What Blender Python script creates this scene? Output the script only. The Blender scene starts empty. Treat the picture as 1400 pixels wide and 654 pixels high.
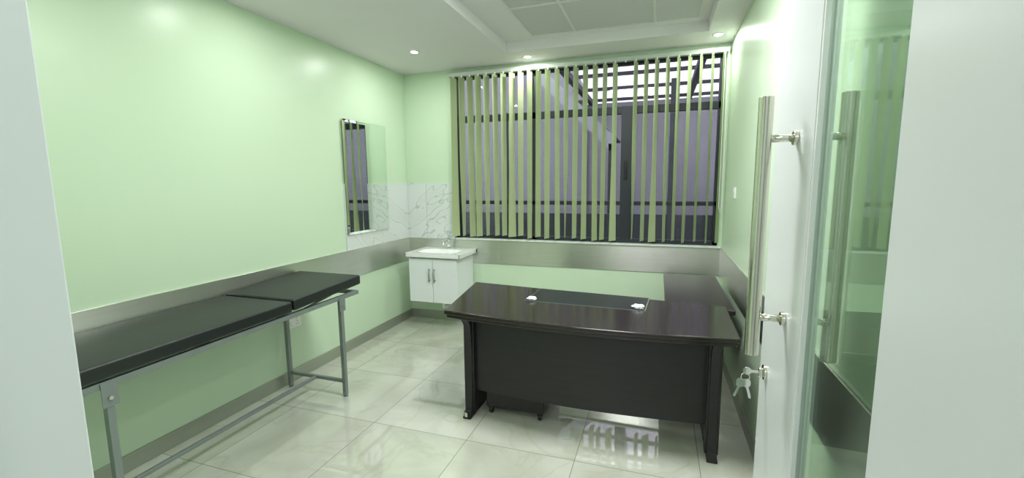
import bpy, bmesh, math, random
from mathutils import Vector, Matrix
random.seed(4)
S=bpy.context.scene
COL=S.collection
S.view_settings.view_transform='Standard'
S.view_settings.look='None'
S.view_settings.exposure=0.0

# ------------------------------------------------------------------ materials
def srgb(r,g,b):
    def f(c):
        c=c/255.0
        return c/12.92 if c<=0.04045 else ((c+0.055)/1.055)**2.4
    return (f(r),f(g),f(b),1.0)
def newmat(name):
    m=bpy.data.materials.new(name); m.use_nodes=True
    nt=m.node_tree; return m,nt,nt.nodes['Principled BSDF']
def pmat(name,col,rough=0.5,metal=0.0,spec=0.5,noise=0.0,nscale=8.0,bump=0.0,bscale=200.0,coat=0.0,stretch=None,aniso=0):
    m,nt,b=newmat(name)
    b.inputs['Roughness'].default_value=rough
    b.inputs['Metallic'].default_value=metal
    b.inputs['Specular IOR Level'].default_value=spec
    b.inputs['Coat Weight'].default_value=coat
    tc=nt.nodes.new('ShaderNodeTexCoord')
    mp=nt.nodes.new('ShaderNodeMapping')
    if stretch: mp.inputs['Scale'].default_value=stretch
    nt.links.new(tc.outputs['Object'],mp.inputs['Vector'])
    n=nt.nodes.new('ShaderNodeTexNoise'); n.inputs['Scale'].default_value=nscale; n.inputs['Detail'].default_value=4
    nt.links.new(mp.outputs['Vector'],n.inputs['Vector'])
    mx=nt.nodes.new('ShaderNodeMix'); mx.data_type='RGBA'
    c=srgb(*col); d=tuple(max(0,x*(1-noise)) for x in c[:3])+(1,)
    mx.inputs[6].default_value=c; mx.inputs[7].default_value=d
    nt.links.new(n.outputs['Fac'],mx.inputs[0]); nt.links.new(mx.outputs[2],b.inputs['Base Color'])
    if bump>0:
        n2=nt.nodes.new('ShaderNodeTexNoise'); n2.inputs['Scale'].default_value=bscale; n2.inputs['Detail'].default_value=3
        nt.links.new(mp.outputs['Vector'],n2.inputs['Vector'])
        bp=nt.nodes.new('ShaderNodeBump'); bp.inputs['Strength'].default_value=bump; bp.inputs['Distance'].default_value=0.002
        nt.links.new(n2.outputs['Fac'],bp.inputs['Height']); nt.links.new(bp.outputs['Normal'],b.inputs['Normal'])
    if aniso:
        b.inputs['Anisotropic'].default_value=aniso
        b.inputs['Anisotropic Rotation'].default_value=.25
        tg=nt.nodes.new('ShaderNodeTangent'); tg.direction_type='RADIAL'; tg.axis='Z'
        nt.links.new(tg.outputs[0],b.inputs['Tangent'])
    return m
def emat(name,col,strength):
    m,nt,b=newmat(name)
    b.inputs['Base Color'].default_value=srgb(*col)
    b.inputs['Emission Color'].default_value=srgb(*col); b.inputs['Emission Strength'].default_value=strength
    return m
def glassmat(name,tint,refl=0.5):
    m,nt,b=newmat(name); nt.nodes.remove(b)
    out=nt.nodes['Material Output']
    t=nt.nodes.new('ShaderNodeBsdfTransparent'); t.inputs[0].default_value=srgb(*tint)
    g=nt.nodes.new('ShaderNodeBsdfGlossy'); g.inputs['Roughness'].default_value=0.01; g.inputs[0].default_value=(.9,.97,.93,1)
    lw=nt.nodes.new('ShaderNodeFresnel'); lw.inputs['IOR'].default_value=1.45
    ml=nt.nodes.new('ShaderNodeMath'); ml.operation='MULTIPLY'; ml.inputs[1].default_value=refl
    nt.links.new(lw.outputs[0],ml.inputs[0])
    mx=nt.nodes.new('ShaderNodeMixShader'); nt.links.new(ml.outputs[0],mx.inputs[0])
    nt.links.new(t.outputs[0],mx.inputs[1]); nt.links.new(g.outputs[0],mx.inputs[2]); nt.links.new(mx.outputs[0],out.inputs[0])
    return m

M_wall=pmat('wall_green_paint',(206,227,200),rough=.32,spec=.35,noise=.03,nscale=1.2,bump=.05,bscale=60)
M_ceil=pmat('ceiling_white_paint',(233,229,233),rough=.75,noise=.02,nscale=2)
M_white=pmat('white_lacquer',(222,226,227),rough=.28,noise=.01)
M_jamb=pmat('door_frame_white',(224,232,231),rough=.4,noise=.01)
M_steel=pmat('brushed_steel',(224,226,218),rough=.30,metal=1,noise=.14,nscale=3,bump=.02,bscale=90,stretch=(1,1,30),aniso=.85)
M_steelB=pmat('baseboard_steel',(176,182,170),rough=.35,metal=.7,noise=.1,nscale=3,stretch=(1,1,20))
M_chrome=pmat('chrome',(225,228,226),rough=.07,metal=1.0)
M_nickel=pmat('polished_nickel',(216,215,204),rough=.16,metal=1.0,noise=.03)
M_mirror=pmat('mirror_silver',(235,242,236),rough=.005,metal=1.0)
M_grey=pmat('grey_powdercoat',(135,145,143),rough=.4,metal=.35,noise=.05)
M_vinyl=pmat('black_vinyl',(27,33,32),rough=.42,noise=.15,nscale=3,bump=.3,bscale=260)
M_alu=pmat('charcoal_aluminium',(52,56,62),rough=.45,metal=.3,noise=.1)
M_rail=pmat('blind_rail_white',(190,198,190),rough=.4)
M_sill=pmat('window_sill_white',(222,230,222),rough=.3)
M_ceram=pmat('white_ceramic',(238,240,240),rough=.1,noise=.0,coat=.3)
M_cab=pmat('gloss_white_cabinet',(230,235,237),rough=.16)
M_plastic=pmat('white_plastic',(236,238,235),rough=.35)
M_black=pmat('black_plastic',(18,18,20),rough=.35)
M_gap=pmat('dark_gap',(60,66,66),rough=.8)
M_pad=pmat('black_leather_pad',(20,25,29),rough=.3,noise=.1,bump=.2,bscale=320)
M_tissue=pmat('white_tissue',(228,232,232),rough=.9)
M_red=pmat('red_plastic',(170,40,45),rough=.4)
M_concrete=pmat('outside_concrete',(150,147,156),rough=.85,noise=.35,nscale=.9)
M_dark=pmat('outside_dark_metal',(46,48,54),rough=.6,noise=.2)
M_ground=pmat('outside_ground',(85,85,89),rough=.9,noise=.3,nscale=2)
M_beam=pmat('outside_pale_beam',(150,152,158),rough=.6,noise=.1)
M_ctile=pmat('ceiling_tile_mineral',(206,203,207),rough=.85,noise=.05,nscale=40,bump=.3,bscale=120)
M_tbar=pmat('ceiling_t_bar',(222,222,222),rough=.5)
M_led=emat('led_lens',(255,255,250),16)
M_panel=emat('led_panel_diffuser',(245,255,250),3)
M_glass=glassmat('window_glass',(230,233,236),.45)
M_doorglass=glassmat('door_glass',(249,254,250),.4)

def wood(name,c1,c2,rough,coat,sc=(1.2,22,22)):
    m,nt,b=newmat(name)
    tc=nt.nodes.new('ShaderNodeTexCoord'); mp=nt.nodes.new('ShaderNodeMapping'); mp.inputs['Scale'].default_value=sc
    n=nt.nodes.new('ShaderNodeTexNoise'); n.inputs['Scale'].default_value=2.2; n.inputs['Detail'].default_value=6; n.inputs['Distortion'].default_value=.6
    r=nt.nodes.new('ShaderNodeValToRGB'); r.color_ramp.elements[0].position=.35; r.color_ramp.elements[1].position=.7
    r.color_ramp.elements[0].color=srgb(*c1); r.color_ramp.elements[1].color=srgb(*c2)
    L_=nt.links.new; L_(tc.outputs['Object'],mp.inputs[0]); L_(mp.outputs[0],n.inputs['Vector']); L_(n.outputs['Fac'],r.inputs[0]); L_(r.outputs[0],b.inputs['Base Color'])
    b.inputs['Roughness'].default_value=rough; b.inputs['Coat Weight'].default_value=coat; b.inputs['Coat Roughness'].default_value=.12
    return m
M_wood=wood('espresso_wood_top',(22,13,15),(37,23,25),.22,.3)
M_woodR=wood('espresso_wood_return',(18,11,13),(30,20,22),.35,.1)
M_wood2=wood('espresso_wood_panel',(27,25,29),(33,31,35),.45,.0)

def floormat():
    m,nt,b=newmat('polished_marble_tile'); N=nt.nodes.new; Lk=nt.links.new
    T=.68
    tc=N('ShaderNodeTexCoord'); mp=N('ShaderNodeMapping'); mp.inputs['Location'].default_value=(-1.02/T,-(2.345-3*T)/T,0); mp.inputs['Scale'].default_value=(1/T,1/T,1/T)
    Lk(tc.outputs['Object'],mp.inputs[0])
    fl=N('ShaderNodeVectorMath'); fl.operation='FLOOR'; Lk(mp.outputs[0],fl.inputs[0])
    fr=N('ShaderNodeVectorMath'); fr.operation='FRACTION'; Lk(mp.outputs[0],fr.inputs[0])
    wn=N('ShaderNodeTexWhiteNoise'); wn.noise_dimensions='3D'; Lk(fl.outputs[0],wn.inputs['Vector'])
    sc=N('ShaderNodeVectorMath'); sc.operation='SCALE'; sc.inputs['Scale'].default_value=9; Lk(wn.outputs['Color'],sc.inputs[0])
    ad=N('ShaderNodeVectorMath'); ad.operation='ADD'; Lk(mp.outputs[0],ad.inputs[0]); Lk(sc.outputs[0],ad.inputs[1])
    n1=N('ShaderNodeTexNoise'); n1.inputs['Scale'].default_value=1.1; n1.inputs['Detail'].default_value=5; n1.inputs['Distortion'].default_value=1.6; Lk(ad.outputs[0],n1.inputs['Vector'])
    r1=N('ShaderNodeValToRGB'); e=r1.color_ramp.elements; e[0].position=.3; e[0].color=srgb(186,188,174); e[1].position=.62; e[1].color=srgb(204,206,195)
    Lk(n1.outputs['Fac'],r1.inputs[0])
    n2=N('ShaderNodeTexNoise'); n2.inputs['Scale'].default_value=1.0; n2.inputs['Detail'].default_value=5; n2.inputs['Distortion'].default_value=1.4; Lk(ad.outputs[0],n2.inputs['Vector'])
    r2=N('ShaderNodeValToRGB'); r2.color_ramp.elements[0].position=.485; r2.color_ramp.elements[0].color=(0,0,0,1)
    x=r2.color_ramp.elements.new(.5); x.color=(1,1,1,1); r2.color_ramp.elements[2].position=.53; r2.color_ramp.elements[2].color=(0,0,0,1)
    Lk(n2.outputs['Fac'],r2.inputs[0])
    vm=N('ShaderNodeMath'); vm.operation='MULTIPLY'; vm.inputs[1].default_value=.4; Lk(r2.outputs[0],vm.inputs[0])
    mv=N('ShaderNodeMix'); mv.data_type='RGBA'; Lk(vm.outputs[0],mv.inputs[0]); Lk(r1.outputs[0],mv.inputs[6]); mv.inputs[7].default_value=srgb(180,180,160)
    sx=N('ShaderNodeSeparateXYZ'); Lk(fr.outputs[0],sx.inputs[0])
    def edge(o):
        a=N('ShaderNodeMath'); a.operation='SUBTRACT'; a.inputs[1].default_value=.5; Lk(o,a.inputs[0])
        c=N('ShaderNodeMath'); c.operation='ABSOLUTE'; Lk(a.outputs[0],c.inputs[0])
        d=N('ShaderNodeMath'); d.operation='GREATER_THAN'; d.inputs[1].default_value=.4968; Lk(c.outputs[0],d.inputs[0]); return d
    ex,ey=edge(sx.outputs[0]),edge(sx.outputs[1])
    mm=N('ShaderNodeMath'); mm.operation='MAXIMUM'; Lk(ex.outputs[0],mm.inputs[0]); Lk(ey.outputs[0],mm.inputs[1])
    mg=N('ShaderNodeMix'); mg.data_type='RGBA'; Lk(mm.outputs[0],mg.inputs[0]); Lk(mv.outputs[2],mg.inputs[6]); mg.inputs[7].default_value=srgb(140,143,130)
    Lk(mg.outputs[2],b.inputs['Base Color']); b.inputs['Roughness'].default_value=.03; b.inputs['Specular IOR Level'].default_value=1.0
    b.inputs['Coat Weight'].default_value=.8; b.inputs['Coat Roughness'].default_value=.02
    return m
M_floor=floormat()
def marblewall():
    m,nt,b=newmat('white_marble_veined'); N=nt.nodes.new; Lk=nt.links.new
    tc=N('ShaderNodeTexCoord')
    mp=N('ShaderNodeMapping'); mp.inputs['Rotation'].default_value=(.6,.5,0); Lk(tc.outputs['Object'],mp.inputs[0])
    n=N('ShaderNodeTexNoise'); n.inputs['Scale'].default_value=2.2; n.inputs['Detail'].default_value=3
    mp2=N('ShaderNodeMapping'); mp2.inputs['Scale'].default_value=(.6,.6,2.0)
    Lk(mp.outputs[0],mp2.inputs[0]); Lk(mp2.outputs[0],n.inputs['Vector'])
    r=N('ShaderNodeValToRGB'); e=r.color_ramp.elements; e[0].position=.0; e[0].color=srgb(218,224,222); e[1].position=1; e[1].color=srgb(224,229,226)
    for p,c in [(.49,(219,225,223)),(.500,(184,190,190)),(.508,(219,224,221)),(.58,(214,220,218))]:
        x=e.new(p); x.color=srgb(*c)
    Lk(n.outputs['Fac'],r.inputs[0]); Lk(r.outputs[0],b.inputs['Base Color']); b.inputs['Roughness'].default_value=.15
    return m
M_marble=marblewall()
def slatmat():
    m,nt,b=newmat('green_blind_fabric'); N=nt.nodes.new; Lk=nt.links.new
    tc=N('ShaderNodeTexCoord'); n=N('ShaderNodeTexNoise'); n.inputs['Scale'].default_value=160; Lk(tc.outputs['Object'],n.inputs['Vector'])
    r=N('ShaderNodeValToRGB'); r.color_ramp.elements[0].color=srgb(174,190,144); r.color_ramp.elements[1].color=srgb(196,209,166); Lk(n.outputs['Fac'],r.inputs[0])
    Lk(r.outputs[0],b.inputs['Base Color']); b.inputs['Roughness'].default_value=.8
    tr=N('ShaderNodeBsdfTranslucent'); Lk(r.outputs[0],tr.inputs[0])
    mx=N('ShaderNodeMixShader'); mx.inputs[0].default_value=.2; Lk(b.outputs[0],mx.inputs[1]); Lk(tr.outputs[0],mx.inputs[2]); Lk(mx.outputs[0],nt.nodes['Material Output'].inputs[0])
    return m
M_slat=slatmat()
def roofmat():
    m,nt,b=newmat('translucent_roof_sheet'); N=nt.nodes.new; Lk=nt.links.new
    b.inputs['Base Color'].default_value=srgb(225,222,228); b.inputs['Roughness'].default_value=.6
    tr=N('ShaderNodeBsdfTranslucent'); tr.inputs[0].default_value=srgb(228,216,222)
    mx=N('ShaderNodeMixShader'); mx.inputs[0].default_value=.7; Lk(b.outputs[0],mx.inputs[1]); Lk(tr.outputs[0],mx.inputs[2]); Lk(mx.outputs[0],nt.nodes['Material Output'].inputs[0])
    return m
M_roof=roofmat()

# ------------------------------------------------------------------ geometry helpers
def link(o,parent=None):
    COL.objects.link(o)
    if parent is not None: o.parent=parent
    return o
def group(name):
    e=bpy.data.objects.new(name,None); e.empty_display_size=.1; return link(e)
def mobj(name,bm,mat,parent=None,smooth=False):
    me=bpy.data.meshes.new(name); bm.normal_update(); bm.to_mesh(me); bm.free()
    if mat: me.materials.append(mat)
    if smooth:
        for p in me.polygons: p.use_smooth=True
    return link(bpy.data.objects.new(name,me),parent)
def addbox(bm,a,b):
    vs=[bm.verts.new((x,y,z)) for x in (a[0],b[0]) for y in (a[1],b[1]) for z in (a[2],b[2])]
    for f in [(0,1,3,2),(4,6,7,5),(0,4,5,1),(2,3,7,6),(0,2,6,4),(1,5,7,3)]: bm.faces.new([vs[i] for i in f])
    return vs
def bevel(o,w,seg=2):
    m=o.modifiers.new('bevel','BEVEL'); m.width=w; m.segments=seg; m.limit_method='ANGLE'; m.angle_limit=.6
    for p in o.data.polygons: p.use_smooth=True
    wn=o.modifiers.new('wn','WEIGHTED_NORMAL'); wn.keep_sharp=True
    return o
def box(name,a,b,mat,parent=None,bev=0,seg=2):
    bm=bmesh.new(); addbox(bm,a,b); bmesh.ops.recalc_face_normals(bm,faces=bm.faces)
    o=mobj(name,bm,mat,parent)
    if bev: bevel(o,bev,seg)
    return o
def boxes(name,lst,mat,parent=None,bev=0):
    bm=bmesh.new()
    for a,b in lst: addbox(bm,a,b)
    bmesh.ops.recalc_face_normals(bm,faces=bm.faces)
    o=mobj(name,bm,mat,parent)
    if bev: bevel(o,bev,2)
    return o
def cyl(name,p0,p1,r,mat,parent=None,seg=24,r2=None,bev=0):
    p0=Vector(p0);p1=Vector(p1); d=p1-p0
    bm=bmesh.new(); bmesh.ops.create_cone(bm,cap_ends=True,segments=seg,radius1=r,radius2=r if r2 is None else r2,depth=d.length)
    M=Matrix.Translation((p0+p1)/2)@d.to_track_quat('Z','Y').to_matrix().to_4x4(); bmesh.ops.transform(bm,matrix=M,verts=bm.verts)
    o=mobj(name,bm,mat,parent)
    if bev: bevel(o,bev,3)
    else:
        for p in o.data.polygons: p.use_smooth=len(p.vertices)==4
    return o
def tube(name,pts,r,mat,parent=None,cyclic=False,res=6,bez=False):
    cu=bpy.data.curves.new(name+'_c','CURVE'); cu.dimensions='3D'; cu.bevel_depth=r; cu.bevel_resolution=res; cu.use_fill_caps=True
    sp=cu.splines.new('NURBS' if bez else 'POLY'); sp.points.add(len(pts)-1)
    for i,p in enumerate(pts): sp.points[i].co=(*p,1)
    if bez: sp.order_u=3; sp.use_endpoint_u=True
    sp.use_cyclic_u=cyclic
    tmp=bpy.data.objects.new('tmp',cu); COL.objects.link(tmp); dg=bpy.context.evaluated_depsgraph_get(); dg.update()
    me=bpy.data.meshes.new_from_object(tmp.evaluated_get(dg)); me.name=name
    bpy.data.objects.remove(tmp); bpy.data.curves.remove(cu)
    me.materials.clear(); me.materials.append(mat)
    for p in me.polygons: p.use_smooth=True
    return link(bpy.data.objects.new(name,me),parent)
def prism(name,poly,z0,z1,mat,parent=None,bev=0,seg=3,axis='z'):
    bm=bmesh.new()
    def P(u,v,w): return (u,v,w) if axis=='z' else ((w,u,v) if axis=='x' else (u,w,v))
    lo=[bm.verts.new(P(u,v,z0)) for u,v in poly]; hi=[bm.verts.new(P(u,v,z1)) for u,v in poly]
    n=len(poly); bm.faces.new(lo[::-1]); bm.faces.new(hi)
    for i in range(n): bm.faces.new([lo[i],lo[(i+1)%n],hi[(i+1)%n],hi[i]])
    bmesh.ops.recalc_face_normals(bm,faces=bm.faces)
    o=mobj(name,bm,mat,parent)
    if bev: bevel(o,bev,seg)
    return o

# ------------------------------------------------------------------ room shell
W,L,H=3.369,4.531,2.819
T=.12
YF=.30            # inner face of the doorway wall
DX0,DX1=2.147,3.215  # doorway
box('floor',(-T,-2.6,-.1),(5.2,L+T,0),M_floor)
box('wall_left',(-T,.12,0),(0,L+T,3.2),M_wall)
box('wall_right',(W,.12,0),(W+T,L+T,3.2),M_wall)
WX0,WX1,WZ0,WZ1=.60,3.335,.975,2.765
boxes('wall_back',[((0,L,0),(W,L+T,WZ0)),((0,L,WZ1),(W,L+T,3.2)),((0,L,WZ0),(WX0,L+T,WZ1)),((WX1,L,WZ0),(W,L+T,WZ1))],M_wall)
boxes('wall_front',[((0,.12,0),(DX0-.03,YF,3.2)),((DX1+.03,.12,0),(W,YF,3.2)),((DX0-.03,.12,2.42),(DX1+.03,YF,3.2))],M_wall)
# door frame lining
fr=group('trim_door_frame')
box('jamb_left',(DX0-.03,.06,0),(DX0,YF+.012,2.42),M_jamb,fr,.003)
box('stop_left',(DX0,.10,0),(DX0+.012,.22,2.40),M_jamb,fr,.003)
box('jamb_right',(DX1,.06,0),(DX1+.03,YF+.012,2.42),M_jamb,fr,.003)
box('head',(DX0,.06,2.39),(DX1,YF+.012,2.42),M_jamb,fr,.003)
box('architrave_left',(DX0-.10,YF,0),(DX0-.03,YF+.014,2.49),M_jamb,fr,.003)
# corridor behind the camera
box('wall_corridor_far',(-T,-2.7,0),(5.2,-2.6,2.9),M_white)
box('wall_corridor_right',(5.1,-2.6,0),(5.2,.12,2.9),M_white)
box('wall_corridor_left',(-T-.1,-2.7,0),(-T,.12,2.9),M_white)
box('wall_corridor_side',(W+T,.0,0),(5.1,.12,2.9),M_white)
box('ceiling_corridor',(-T,-2.6,2.75),(5.1,.12,2.85),M_ceil)
# ceiling with stepped tray
RX0,RX1,RY0,RY1=1.38,3.14,.9,4.12
Z2=H+.085
boxes('ceiling',[((0,YF,H),(RX0,L,H+.14)),((RX1,YF,H),(W,L,H+.14)),((RX0,RY1,H),(RX1,L,H+.14)),((RX0,YF,H),(RX1,RY0,H+.14)),
  ((RX0,RY0,Z2),(RX1,RY1,Z2+.05))],M_ceil)
tg=group('ceiling_tile_grid')
GX=[1.67,2.06,2.72,3.06]; GY=[1.35,2.01,2.67,3.33,3.99]
PAN=(1,1)
tiles=[]
for i in range(3):
    for j in range(4):
        if (i,j)==PAN: continue
        tiles.append(((GX[i],GY[j],Z2-.006),(GX[i+1],GY[j+1],Z2-.001)))
boxes('tiles',tiles,M_ctile,tg)
bars=[((x-.010,GY[0]-.01,Z2-.011),(x+.010,GY[-1]+.01,Z2-.004)) for x in GX]+[((GX[0]-.01,y-.010,Z2-.0115),(GX[-1]+.01,y+.010,Z2-.0045)) for y in GY]
boxes('t_bars',bars,M_tbar,tg)
lp=group('led_ceiling_panel')
box('diffuser',(GX[1]+.012,GY[1]+.012,Z2-.012),(GX[2]-.012,GY[2]-.012,Z2-.004),M_panel,lp)
def area(name,loc,sx,sy,power,col=(1,1,1),rot=(0,0,0),parent=None,shape='RECTANGLE',spread=None):
    l=bpy.data.lights.new(name,'AREA'); l.shape=shape; l.size=sx; l.size_y=sy; l.energy=power; l.color=col
    if spread: l.spread=spread
    o=bpy.data.objects.new(name,l); o.location=loc; o.rotation_euler=rot; link(o,parent); return o
area('panel_light',(2.39,2.34,Z2-.02),.6,.6,55,(1,1,1),parent=lp)
# downlights
def downlight(x,y,z=H,p=7):
    g=group('recessed_downlight')
    bm=bmesh.new()
    R0,R1=.032,.05; n=32
    ri=[bm.verts.new((x+R0*math.cos(t),y+R0*math.sin(t),z-.004)) for t in [k*2*math.pi/n for k in range(n)]]
    ro=[bm.verts.new((x+R1*math.cos(t),y+R1*math.sin(t),z-.001)) for t in [k*2*math.pi/n for k in range(n)]]
    rt=[bm.verts.new((x+R1*math.cos(t),y+R1*math.sin(t),z)) for t in [k*2*math.pi/n for k in range(n)]]
    for k in range(n):
        bm.faces.new([ri[k],ri[(k+1)%n],ro[(k+1)%n],ro[k]]); bm.faces.new([ro[k],ro[(k+1)%n],rt[(k+1)%n],rt[k]])
    mobj('bezel',bm,M_white,g,True)
    cyl('lens',(x,y,z),(x,y,z-.005),.033,M_led,g)
    area('lamp',(x,y,z-.012),.06,.06,p,(1,1,.97),parent=g,shape='DISK')
for x,y,p in [(.58,3.80,7.5),(1.53,4.32,5.5),(3.225,4.24,4.5),(.58,2.35,6),(.58,.95,3.5),(3.285,2.3,4),(3.285,.8,8)]: downlight(x,y,H,p)  # last one is unseen, added to brighten the gap behind the open door
area('corridor_fill',(2.6,-1.3,2.73),1.2,.6,36,(1,.99,1))  # fill light with no known fixture, added to light the white door leaf

# steel wall-protection bands and baseboards
ZB,ZC=.967,.70
box('trim_left',(0,YF,ZC),(.012,L-.012,ZB),M_steel,None,.002)
box('trim_back',(0,L-.012,ZC),(W,L,ZB-.008),M_steel,None,.002)
box('trim_right',(W-.012,YF,ZC),(W,L-.012,ZB),M_steel,None,.002)
box('baseboard_left',(0,YF,0),(.012,L-.012,.10),M_steelB,None,.002)
box('baseboard_back',(0,L-.012,0),(W,L,.10),M_steelB,None,.002)
box('baseboard_right',(W-.012,YF,0),(W,L-.012,.10),M_steelB,None,.002)
box('trim_window_sill',(.62,L-.035,WZ0-.012),(W-.014,L+.05,WZ0+.004),M_sill,None,.003)

# marble splashback
ms=group('marble_backsplash')
boxes('left_slabs',[((0,3.42,ZB),(.012,3.985,1.6)),((0,3.988,ZB),(.012,L-.012,1.6))],M_marble,ms,.001)
boxes('back_slabs',[((0.0,L-.012,ZB-.006),(.248,L,1.6)),((.251,L-.012,ZB-.006),(.602,L,1.6))],M_marble,ms,.001)

# mirror
mi=group('wall_mirror')
prism('backing',[(3.43,1.12),(4.09,1.12),(4.09,2.19),(3.43,2.19)],.012,.022,M_grey,mi,axis='x')
bm=bmesh.new()
a=[(3.425,1.115),(4.095,1.115),(4.095,2.195),(3.425,2.195)]; b_=[(3.45,1.14),(4.07,1.14),(4.07,2.17),(3.45,2.17)]
o1=[bm.verts.new((.0225,u,v)) for u,v in a]; i1=[bm.verts.new((.0275,u,v)) for u,v in b_]
bm.faces.new(i1)
for k in range(4): bm.faces.new([o1[k],o1[(k+1)%4],i1[(k+1)%4],i1[k]])
bmesh.ops.recalc_face_normals(bm,faces=bm.faces)
mobj('bevelled_mirror',bm,M_mirror,mi)

# ------------------------------------------------------------------ window
wn=group('window_1')
fy0,fy1=L+.05,L+.10
F=.045
fb=[((WX0,fy0,WZ0),(WX0+F,fy1,WZ1)),((WX1-F,fy0,WZ0),(WX1,fy1,WZ1)),((WX0,fy0,WZ0),(WX1,fy1,WZ0+F)),((WX0,fy0,WZ1-F),(WX1,fy1,WZ1)),
    ((2.42,fy0-.01,WZ0),(2.53,fy1,2.33)),((WX0,fy0,2.26),(WX1,fy1,2.33)),((1.50,fy0,WZ0),(1.55,fy1,WZ1)),((WX0,fy0,1.36),(WX1,fy1,1.40))]
boxes('frame',fb,M_alu,wn,.003)
box('handle_plate',(2.455,fy0-.025,1.62),(2.485,fy0-.01,1.80),M_black,wn,.003)
box('glass',(WX0+F,fy0+.02,WZ0+F),(WX1-F,fy0+.026,WZ1-F),M_glass,wn)
# vertical blinds
vb=group('vertical_blinds')
box('head_rail',(.585,L-.055,WZ1-.03),(3.355,L-.005,WZ1+.012),M_rail,vb,.004)
bm=bmesh.new()
n=29; sp=(3.31-.655)/(n-1); wd=.092
carr=[]
for i in range(n):
    x=.655+i*sp
    ang=math.radians(69+random.uniform(-3.5,3.5))
    zt=WZ1-.045; zb=WZ0+.04+random.uniform(-.012,.015)
    K=14; tw=random.uniform(-.10,.12)+ (.35 if random.random()<.3 else 0)*random.choice([-1,1])
    swx=random.uniform(-.012,.012)
    carr.append(((x-.006,L-.07,zt-.002),(x+.006,L-.055,WZ1-.028)))
    if i==19: continue
    rows=[]
    for k in range(K+1):
        s=k/K; z=zt+(zb-zt)*s
        a=ang+tw*max(0,s-.55)/.45*1.0
        cx=x+swx*s; cy=L-.03-.035
        row=[]
        for j in range(5):
            u=(j/4-.5)*wd; bow=.006*(1-(2*j/4-1)**2)
            px=cx+u*math.cos(a)-bow*math.sin(a); py=cy+u*math.sin(a)+bow*math.cos(a)
            row.append(bm.verts.new((px,py,z)))
        rows.append(row)
    for k in range(K):
        for j in range(4): bm.faces.new([rows[k][j],rows[k][j+1],rows[k+1][j+1],rows[k+1][j]])
mobj('slats',bm,M_slat,vb,True)
boxes('carriers',carr,M_plastic,vb)
tube('control_chain',[(3.31,L-.12,WZ1-.03),(3.312,L-.122,2.0),(3.315,L-.12,1.35),(3.33,L-.12,1.30),(3.34,L-.12,1.36),(3.338,L-.12,2.0),(3.335,L-.12,WZ1-.03)],.003,M_plastic,vb)

# ------------------------------------------------------------------ outside the window
box('ground_outside',(-4,L+.13,-.1),(10,13,0),M_ground)
boxes('wall_outside_yard',[((-4,8.6,0),(10,8.8,3.05)),((-4,8.5,0),(1.45,8.6,5.6))],M_concrete)
box('wall_outside_left',(-3.6,L+.2,0),(-3.4,8.5,5.6),M_concrete)
cr=group('canopy_roof_outside')
bm=bmesh.new()
NX=90; x0,x1=1.5,8.0
def rz(y): return 3.10+(8.7-y)*.16
pr=None
for i in range(NX+1):
    x=x0+(x1-x0)*i/NX; dz=.02*math.sin(i*2.1)
    cur=(bm.verts.new((x,5.3,rz(5.3)+dz)),bm.verts.new((x,9.2,rz(9.2)+dz)))
    if pr: bm.faces.new([pr[0],cur[0],cur[1],pr[1]])
    pr=cur
mobj('corrugated_sheet',bm,M_roof,cr,True)
bb=[]
for y in [5.5,6.1,6.7,7.3,7.9,8.45]: bb.append(((x0-.2,y,rz(y)-.08),(x1,y+.05,rz(y)-.03)))
for x in [1.5,3.2,4.7,6.2]: bb.append(((x,5.3,3.02),(x+.08,8.6,3.10)))
boxes('purlins',bb,M_dark,cr)
sg=group('steel_stair_outside')
prism('stringer',[(-.3,4.35),(-.3,4.62),(2.10,2.30),(2.10,2.0),(2.0,2.12)],7.3,7.36,M_beam,sg,axis='y')
boxes('treads',[((-.3+i*.2,7.36,4.36-i*.19),(-.08+i*.2,8.1,4.39-i*.19)) for i in range(12)],M_dark,sg)
boxes('post',[((2.0,7.3,0),(2.1,7.4,2.2))],M_dark,sg)
boxes('partition_outside',[((-3,6.2,0),(10,6.26,1.15)),((2.9,6.18,0),(3.0,6.28,2.9)),((3.55,6.6,0),(4.25,7.0,2.1)),((0.6,6.18,0),(.66,6.28,2.6))],M_dark)
oc=group('stacked_chair_outside')
boxes('chair_parts',[((3.5,5.5,.45),(3.95,5.95,.50)),((3.5,5.9,.5),(3.95,5.95,1.75)),((3.5,5.5,0),(3.54,5.54,.45)),((3.91,5.5,0),(3.95,5.54,.45)),((3.5,5.91,0),(3.54,5.95,.5)),((3.91,5.91,0),(3.95,5.95,.5)),((3.45,5.5,.7),(3.5,5.9,.74)),((3.95,5.5,.7),(4.0,5.9,.74))],M_black,oc,.01)

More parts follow.
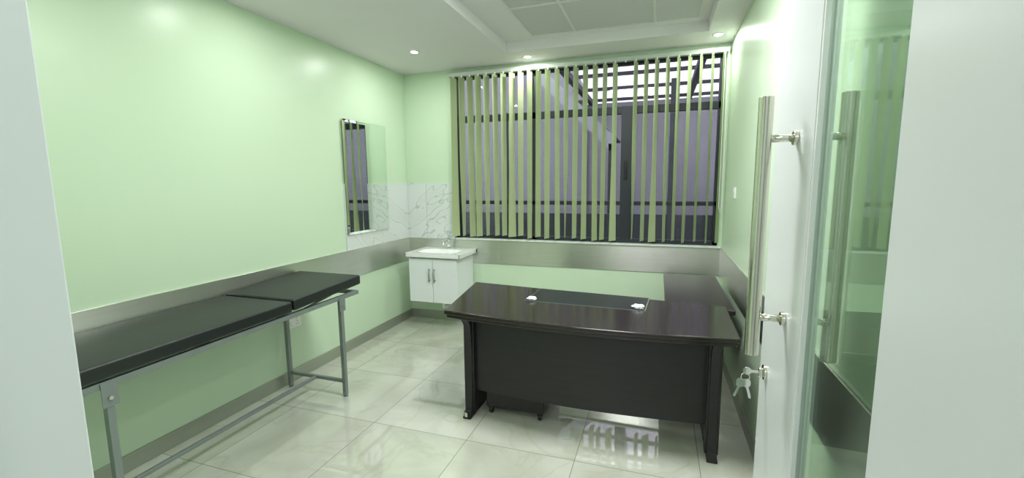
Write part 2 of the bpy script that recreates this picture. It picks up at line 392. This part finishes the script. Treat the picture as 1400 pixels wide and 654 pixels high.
# ------------------------------------------------------------------ vanity + faucet
va=group('bathroom_vanity')
vy0,vy1=4.09,L-.013
box('carcass',(.25,vy0+.02,.32),(.82,vy1,.815),M_cab,va,.002)
box('door_left',(.252,vy0,.325),(.533,vy0+.018,.80),M_cab,va,.003)
box('door_right',(.537,vy0,.325),(.818,vy0+.018,.80),M_cab,va,.003)
for x in (.505,.565):
    cyl('pull_bar',(x,vy0-.028,.55),(x,vy0-.028,.70),.006,M_grey,va)
    cyl('pull_post',(x,vy0-.028,.57),(x,vy0,.57),.005,M_grey,va); cyl('pull_post',(x,vy0-.028,.68),(x,vy0,.68),.005,M_grey,va)
bm=bmesh.new()
bx0,bx1,by0,by1=.225,.865,vy0-.03,vy1; zt=.86; NXg,NYg=36,26
grid=[]
for i in range(NXg+1):
    r=[]
    for j in range(NYg+1):
        x=bx0+(bx1-bx0)*i/NXg; y=by0+(by1-by0)*j/NYg
        u=(x-.545)/.23; v=(y-(by0+.19))/.135; q=(abs(u)**3+abs(v)**3)**(1/3)
        d=0 if q>1 else -.11*(1-q**3)**.7
        r.append(bm.verts.new((x,y,zt+d)))
    grid.append(r)
for i in range(NXg):
    for j in range(NYg): bm.faces.new([grid[i][j],grid[i+1][j],grid[i+1][j+1],grid[i][j+1]])
mobj('basin_surface',bm,M_ceram,va,True)
boxes('basin_rim',[((bx0,by0,.818),(bx1,by0+.012,zt-.0005)),((bx0,by0,.818),(bx0+.012,by1,zt-.0005)),((bx1-.012,by0,.818),(bx1,by1,zt-.0005)),((bx0,by1-.022,.818),(bx1,by1,zt-.0005))],M_ceram,va,.003)
cyl('drain',(.545,by0+.19,zt-.112),(.545,by0+.19,zt-.105),.022,M_chrome,va)
tube('waste_pipe',[(.545,4.3,.32),(.545,4.3,.22),(.545,4.42,.2),(.545,L-.013,.2)],.018,M_plastic,va)
fa=group('basin_faucet')
fx,fy=.56,4.44
cyl('base',(fx,fy,zt+.0005),(fx,fy,zt+.012),.026,M_chrome,fa,bev=.002)
cyl('body',(fx,fy,zt+.01),(fx,fy,zt+.11),.020,M_chrome,fa,r2=.017)
tube('spout',[(fx,fy,zt+.07),(fx,fy-.05,zt+.095),(fx,fy-.12,zt+.09),(fx,fy-.13,zt+.065)],.012,M_chrome,fa,bez=True)
cyl('cap',(fx,fy,zt+.11),(fx,fy,zt+.128),.021,M_chrome,fa,bev=.004)
tube('lever',[(fx,fy,zt+.128),(fx-.012,fy-.005,zt+.165),(fx-.05,fy-.02,zt+.215)],.007,M_chrome,fa)

# ------------------------------------------------------------------ sockets
def socket(name,axis,c,w,hh,double=False):
    g=group(name)
    u,z=c
    if axis=='left': bx=lambda n,du0,du1,z0,z1,t0,t1,m:box(n,(t0,u+du0,z+z0),(t1,u+du1,z+z1),m,g,.002)
    else: bx=lambda n,du0,du1,z0,z1,t0,t1,m:box(n,(W-t1,u+du0,z+z0),(W-t0,u+du1,z+z1),m,g,.002)
    bx('plate',-w/2,w/2,-hh/2,hh/2,0,.01,M_plastic)
    k=[-w/4,w/4] if double else [0]
    for q in k:
        bx('rocker',q-.008,q+.008,hh*.12,hh*.34,.010,.014,M_plastic)
        if name=='power_socket':
            for dx,dz in ((0,-.002),(-.011,-.024),(.011,-.024)): bx('pin_slot',q+dx-.003,q+dx+.003,dz-.004,dz+.004,.0095,.0108,M_gap)
    return g
socket('power_socket','left',(2.72,.49),.155,.095,True)
socket('light_switch','right',(3.9,1.5),.08,.085)
socket('power_socket','right',(2.35,.40),.15,.09,True)
box('red_plug',(W-.05,2.33,.39),(W-.0145,2.37,.43),M_red,None,.006)

# ------------------------------------------------------------------ examination couch
ec=group('examination_couch')
def pad(name,x0,x1,y0,y1,z0,z1,tilt=0):
    bm=bmesh.new(); addbox(bm,(x0,y0,z0),(x1,y1,z1)); bmesh.ops.recalc_face_normals(bm,faces=bm.faces)
    bmesh.ops.subdivide_edges(bm,edges=bm.edges,cuts=5,use_grid_fill=True)
    for v in bm.verts:
        fx=(v.co.x-x0)/(x1-x0); fy=(v.co.y-y0)/(y1-y0)
        if v.co.z>z1-.001: v.co.z+=.008*(1-(2*fx-1)**4)*(1-(2*fy-1)**6)
        v.co.z+=tilt*fy
    o=mobj(name,bm,M_vinyl,ec); bevel(o,.016,4); return o
pad('main_pad',.03,.62,.93,2.125,.795,.865)
pad('head_pad',.03,.62,2.14,2.80,.80,.872,.028)
R=.015
def sq(name,a,b,t=R):
    bm=bmesh.new(); a=Vector(a);b=Vector(b); lo=Vector((min(a.x,b.x)-t,min(a.y,b.y)-t,min(a.z,b.z)-t)); hi=Vector((max(a.x,b.x)+t,max(a.y,b.y)+t,max(a.z,b.z)+t))
    addbox(bm,lo,hi); bmesh.ops.recalc_face_normals(bm,faces=bm.faces); o=mobj(name,bm,M_grey,ec); bevel(o,.003,2); return o
fx0,fx1=.06,.585; ya,yb=1.14,2.60; zr=.765
sq('rail_outer',(fx1,.96,zr),(fx1,2.78,zr)); sq('rail_inner',(fx0,.96,zr),(fx0,2.78,zr))
for y in (.96,1.6,2.12,2.78): sq('cross_rail',(fx0+.03,y,zr),(fx1-.03,y,zr))
for x in (fx0,fx1):
    for y in (ya,yb):
        sq('leg',(x,y,.03),(x,y,zr-.032)); cyl('foot_cap',(x,y,0),(x,y,.03),.016,M_grey,ec)
for y in (ya,yb): sq('foot_bar',(fx0+.03,y,.12),(fx1-.03,y,.12),.012)
sq('stretcher',(.32,ya+.025,.12),(.32,yb-.025,.12),.011)
for y in (ya,yb):
    box('bracket',(fx1+.0155,y-.03,zr-.10),(fx1+.02,y+.03,zr+.01),M_grey,ec,.001)
    cyl('bolt',(fx1+.02,y,zr-.06),(fx1+.027,y,zr-.06),.009,M_nickel,ec,seg=6)
tube('back_stay',[(fx1-.04,2.3,zr),(fx1-.04,2.55,zr+.03)],.007,M_grey,ec)

# ------------------------------------------------------------------ executive desk
de=group('executive_desk')
def front_edge(x0,y0,x1,y1,bow,n=18):
    return [(x0+(x1-x0)*k/n, y0+(y1-y0)*k/n-bow*math.sin(math.pi*k/n)) for k in range(n+1)]
TOP=.762
poly=front_edge(1.463,2.545,3.235,2.515,.075)+[(3.245,3.16),(1.335,3.385)]
prism('top_slab',poly,TOP-.03,TOP,M_wood,de,.009,4)
cxm,cym=2.32,2.93
poly2=[(cxm+(x-cxm)*.985,cym+(y-cym)*.965) for x,y in poly]
prism('top_underlayer',poly2,TOP-.055,TOP-.03,M_wood,de,.006,3)
prism('pad_frame',[(1.905,2.925),(2.735,2.895),(2.755,3.235),(1.935,3.30)],TOP,TOP+.0015,M_grey,de)
prism('writing_pad',[(1.911,2.930),(2.729,2.900),(2.748,3.231),(1.940,3.295)],TOP+.0015,TOP+.003,M_pad,de)
mp_=front_edge(1.635,2.66,3.09,2.655,.045)
prism('modesty_panel',mp_+[(x,y+.018) for x,y in mp_[::-1]],.175,TOP-.055,M_wood2,de,.002)
def leg(xa,xb,yfr):
    prof=[(yfr+.00,.0),(yfr+.02,.05)]
    for k in range(9):
        s=k/8; prof.append((yfr+.035+.02*math.sin(math.pi*s),.05+.60*s))
    prof+=[(yfr-.01,TOP-.055),(yfr+.72,TOP-.055),(yfr+.62,.35),(yfr+.66,.0)]
    prism('leg_panel',prof,xa,xb,M_wood2,de,.004,2,axis='x')
    box('leg_pilaster',(xa-.012,yfr+.06,.02),(xb+.012,yfr+.13,TOP-.056),M_wood2,de,.004)
    box('foot_plate',(xa-.004,yfr+.002,.0),(xb+.004,yfr+.66,.014),M_black,de,.002)
leg(1.575,1.625,2.57); leg(3.105,3.155,2.555)
box('glide',(1.59,2.56,.02),(1.61,2.575,.05),M_nickel,de,.002)
def tissue(x,y,s):
    bm=bmesh.new(); bmesh.ops.create_icosphere(bm,subdivisions=3,radius=s)
    for v in bm.verts:
        k=1+random.uniform(-.28,.28); v.co=Vector((v.co.x*1.3*k,v.co.y*k,v.co.z*.55*k))
        v.co.z=max(v.co.z,-s*.35)
    bmesh.ops.translate(bm,verts=bm.verts,vec=(x,y,TOP+.0035+s*.35))
    mobj('crumpled_tissue',bm,M_tissue)
tissue(1.955,2.955,.025); tissue(2.69,2.95,.028)

# side return desk
rd=group('side_return_desk')
prism('return_top',[(2.86,3.24),(3.31,3.19),(3.31,4.33),(2.86,4.33)],.695,.73,M_woodR,rd,.008,3)
box('end_panel',(2.89,4.27,0),(3.28,4.30,.695),M_wood2,rd,.002)
box('near_panel',(2.93,3.30,0),(3.16,3.33,.695),M_wood2,rd,.002)
box('back_panel',(3.13,3.33,.2),(3.16,3.75,.695),M_wood2,rd,.002)
box('drawer_unit',(2.90,3.75,.30),(3.26,4.27,.69),M_wood2,rd,.003)
# mobile pedestal
pe=group('mobile_drawer_pedestal')
box('carcass',(1.70,2.69,.055),(2.11,3.17,.60),M_wood2,pe,.003)
for k in range(3):
    box('drawer_front',(1.703,3.17,.08+k*.172),(2.107,3.186,.245+k*.172),M_wood2,pe,.003)
    box('drawer_handle',(1.84,3.186,.185+k*.172),(1.97,3.202,.195+k*.172),M_nickel,pe,.002)
for x in (1.73,2.08):
    for y in (2.71,3.13):
        cyl('caster_wheel',(x-.012,y,.022),(x+.012,y,.022),.022,M_black,pe,bev=.003)
        box('caster_fork',(x-.017,y-.012,.035),(x+.017,y+.012,.0555),M_black,pe,.002)

# ------------------------------------------------------------------ door leaf
dr=group('door_1')
dx0,dx1=3.17,3.21
dz1=2.38
y0,y1=.33,1.76; ga,gb=.90,1.345
box('hinge_stile',(dx0,y0,.01),(dx1,ga,dz1),M_white,dr,.003)
box('lock_stile',(dx0,gb,.01),(dx1,y1,dz1),M_white,dr,.003)
box('top_rail',(dx0,ga,2.28),(dx1,gb,dz1),M_white,dr,.002)
box('bottom_rail',(dx0,ga,.01),(dx1,gb,.12),M_white,dr,.002)
box('glass_panel',(3.186,ga,.12),(3.194,gb,2.28),M_doorglass,dr)
boxes('glazing_bead',[((dx0+.002,gb-.012,.12),(3.185,gb,2.28)),((dx0+.002,ga,.12),(3.185,ga+.012,2.28)),((3.195,gb-.012,.12),(dx1-.002,gb,2.28))],M_white,dr,.001)
hy=1.49
for nm,x,s in (('pull_handle_inner',3.085,1),('pull_handle_outer',3.290,-1)):
    cyl(nm,(x,hy,1.06),(x,hy,1.84),.0205,M_nickel,dr,seg=40,bev=.002)
    for z in (1.18,1.72):
        fx_=dx0 if s==1 else dx1
        cyl('handle_post',(x,hy,z),(fx_,hy,z),.011,M_nickel,dr)
        cyl('handle_rose',(fx_-.012*s,hy,z),(fx_,hy,z),.021,M_nickel,dr,bev=.002)
cyl('lock_rose',(dx0-.008,1.675,.93),(dx0,1.675,.93),.027,M_nickel,dr,bev=.002)
box('lock_cylinder',(dx0-.022,1.667,.912),(dx0-.006,1.683,.945),M_nickel,dr,.004)
for z in (.3,1.2,2.1): cyl('hinge',(dx1+.001,y0-.006,z),(dx1+.001,y0-.006,z+.1),.008,M_nickel,dr)
kb=group('key_bunch')
box('inserted_key_blade',(dx0-.045,1.674,.924),(dx0-.0215,1.676,.933),M_chrome,kb)
cyl('inserted_key_bow',(dx0-.057,1.6735,.928),(dx0-.057,1.6765,.928),.014,M_chrome,kb)
rc=(dx0-.062,1.675,.905)
tube('key_ring',[(rc[0]+.014*math.cos(t),rc[1],rc[2]+.014*math.sin(t)) for t in [k*math.pi/8 for k in range(16)]],.0015,M_chrome,kb,cyclic=True)
def key(dx,tilt,z0):
    prof=[(-.010,0),(-.013,-.010),(-.009,-.022),(-.0035,-.026),(-.0035,-.058),(.002,-.060),(.004,-.054),(.003,-.048),(.0045,-.042),(.003,-.036),(.0035,-.026),(.009,-.022),(.013,-.010),(.010,0)]
    c,s=math.cos(tilt),math.sin(tilt)
    pts=[(rc[0]+dx+(u*1.2*c-v*1.2*s),z0+(u*1.2*s+v*1.2*c)) for u,v in prof]
    prism('hanging_key',pts,1.672+dx*.2,1.6745+dx*.2,M_chrome,kb,axis='y')
key(0,.25,.897); key(-.01,-.35,.896)

# ------------------------------------------------------------------ world / camera
w=bpy.data.worlds.new('world'); S.world=w; w.use_nodes=True
bg=w.node_tree.nodes['Background']; bg.inputs[0].default_value=(.93,.92,1,1); bg.inputs[1].default_value=4.2

cam=bpy.data.cameras.new('camera'); co=bpy.data.objects.new('camera',cam); link(co)
f,yaw,pitch,roll=601.4335,.3224,.1283,-.0092
fw=Vector((-math.sin(yaw)*math.cos(pitch),math.cos(yaw)*math.cos(pitch),-math.sin(pitch)))
Rr=Vector((math.cos(yaw),math.sin(yaw),0)); U=Rr.cross(fw)
r2=Rr*math.cos(roll)+U*math.sin(roll); u2=-Rr*math.sin(roll)+U*math.cos(roll)
m=Matrix((( r2.x,u2.x,-fw.x,2.7962),(r2.y,u2.y,-fw.y,0),(r2.z,u2.z,-fw.z,1.6),(0,0,0,1)))
co.matrix_world=m
cam.sensor_width=36; cam.lens=f/1400*36; cam.clip_start=.01; cam.clip_end=100
S.camera=co
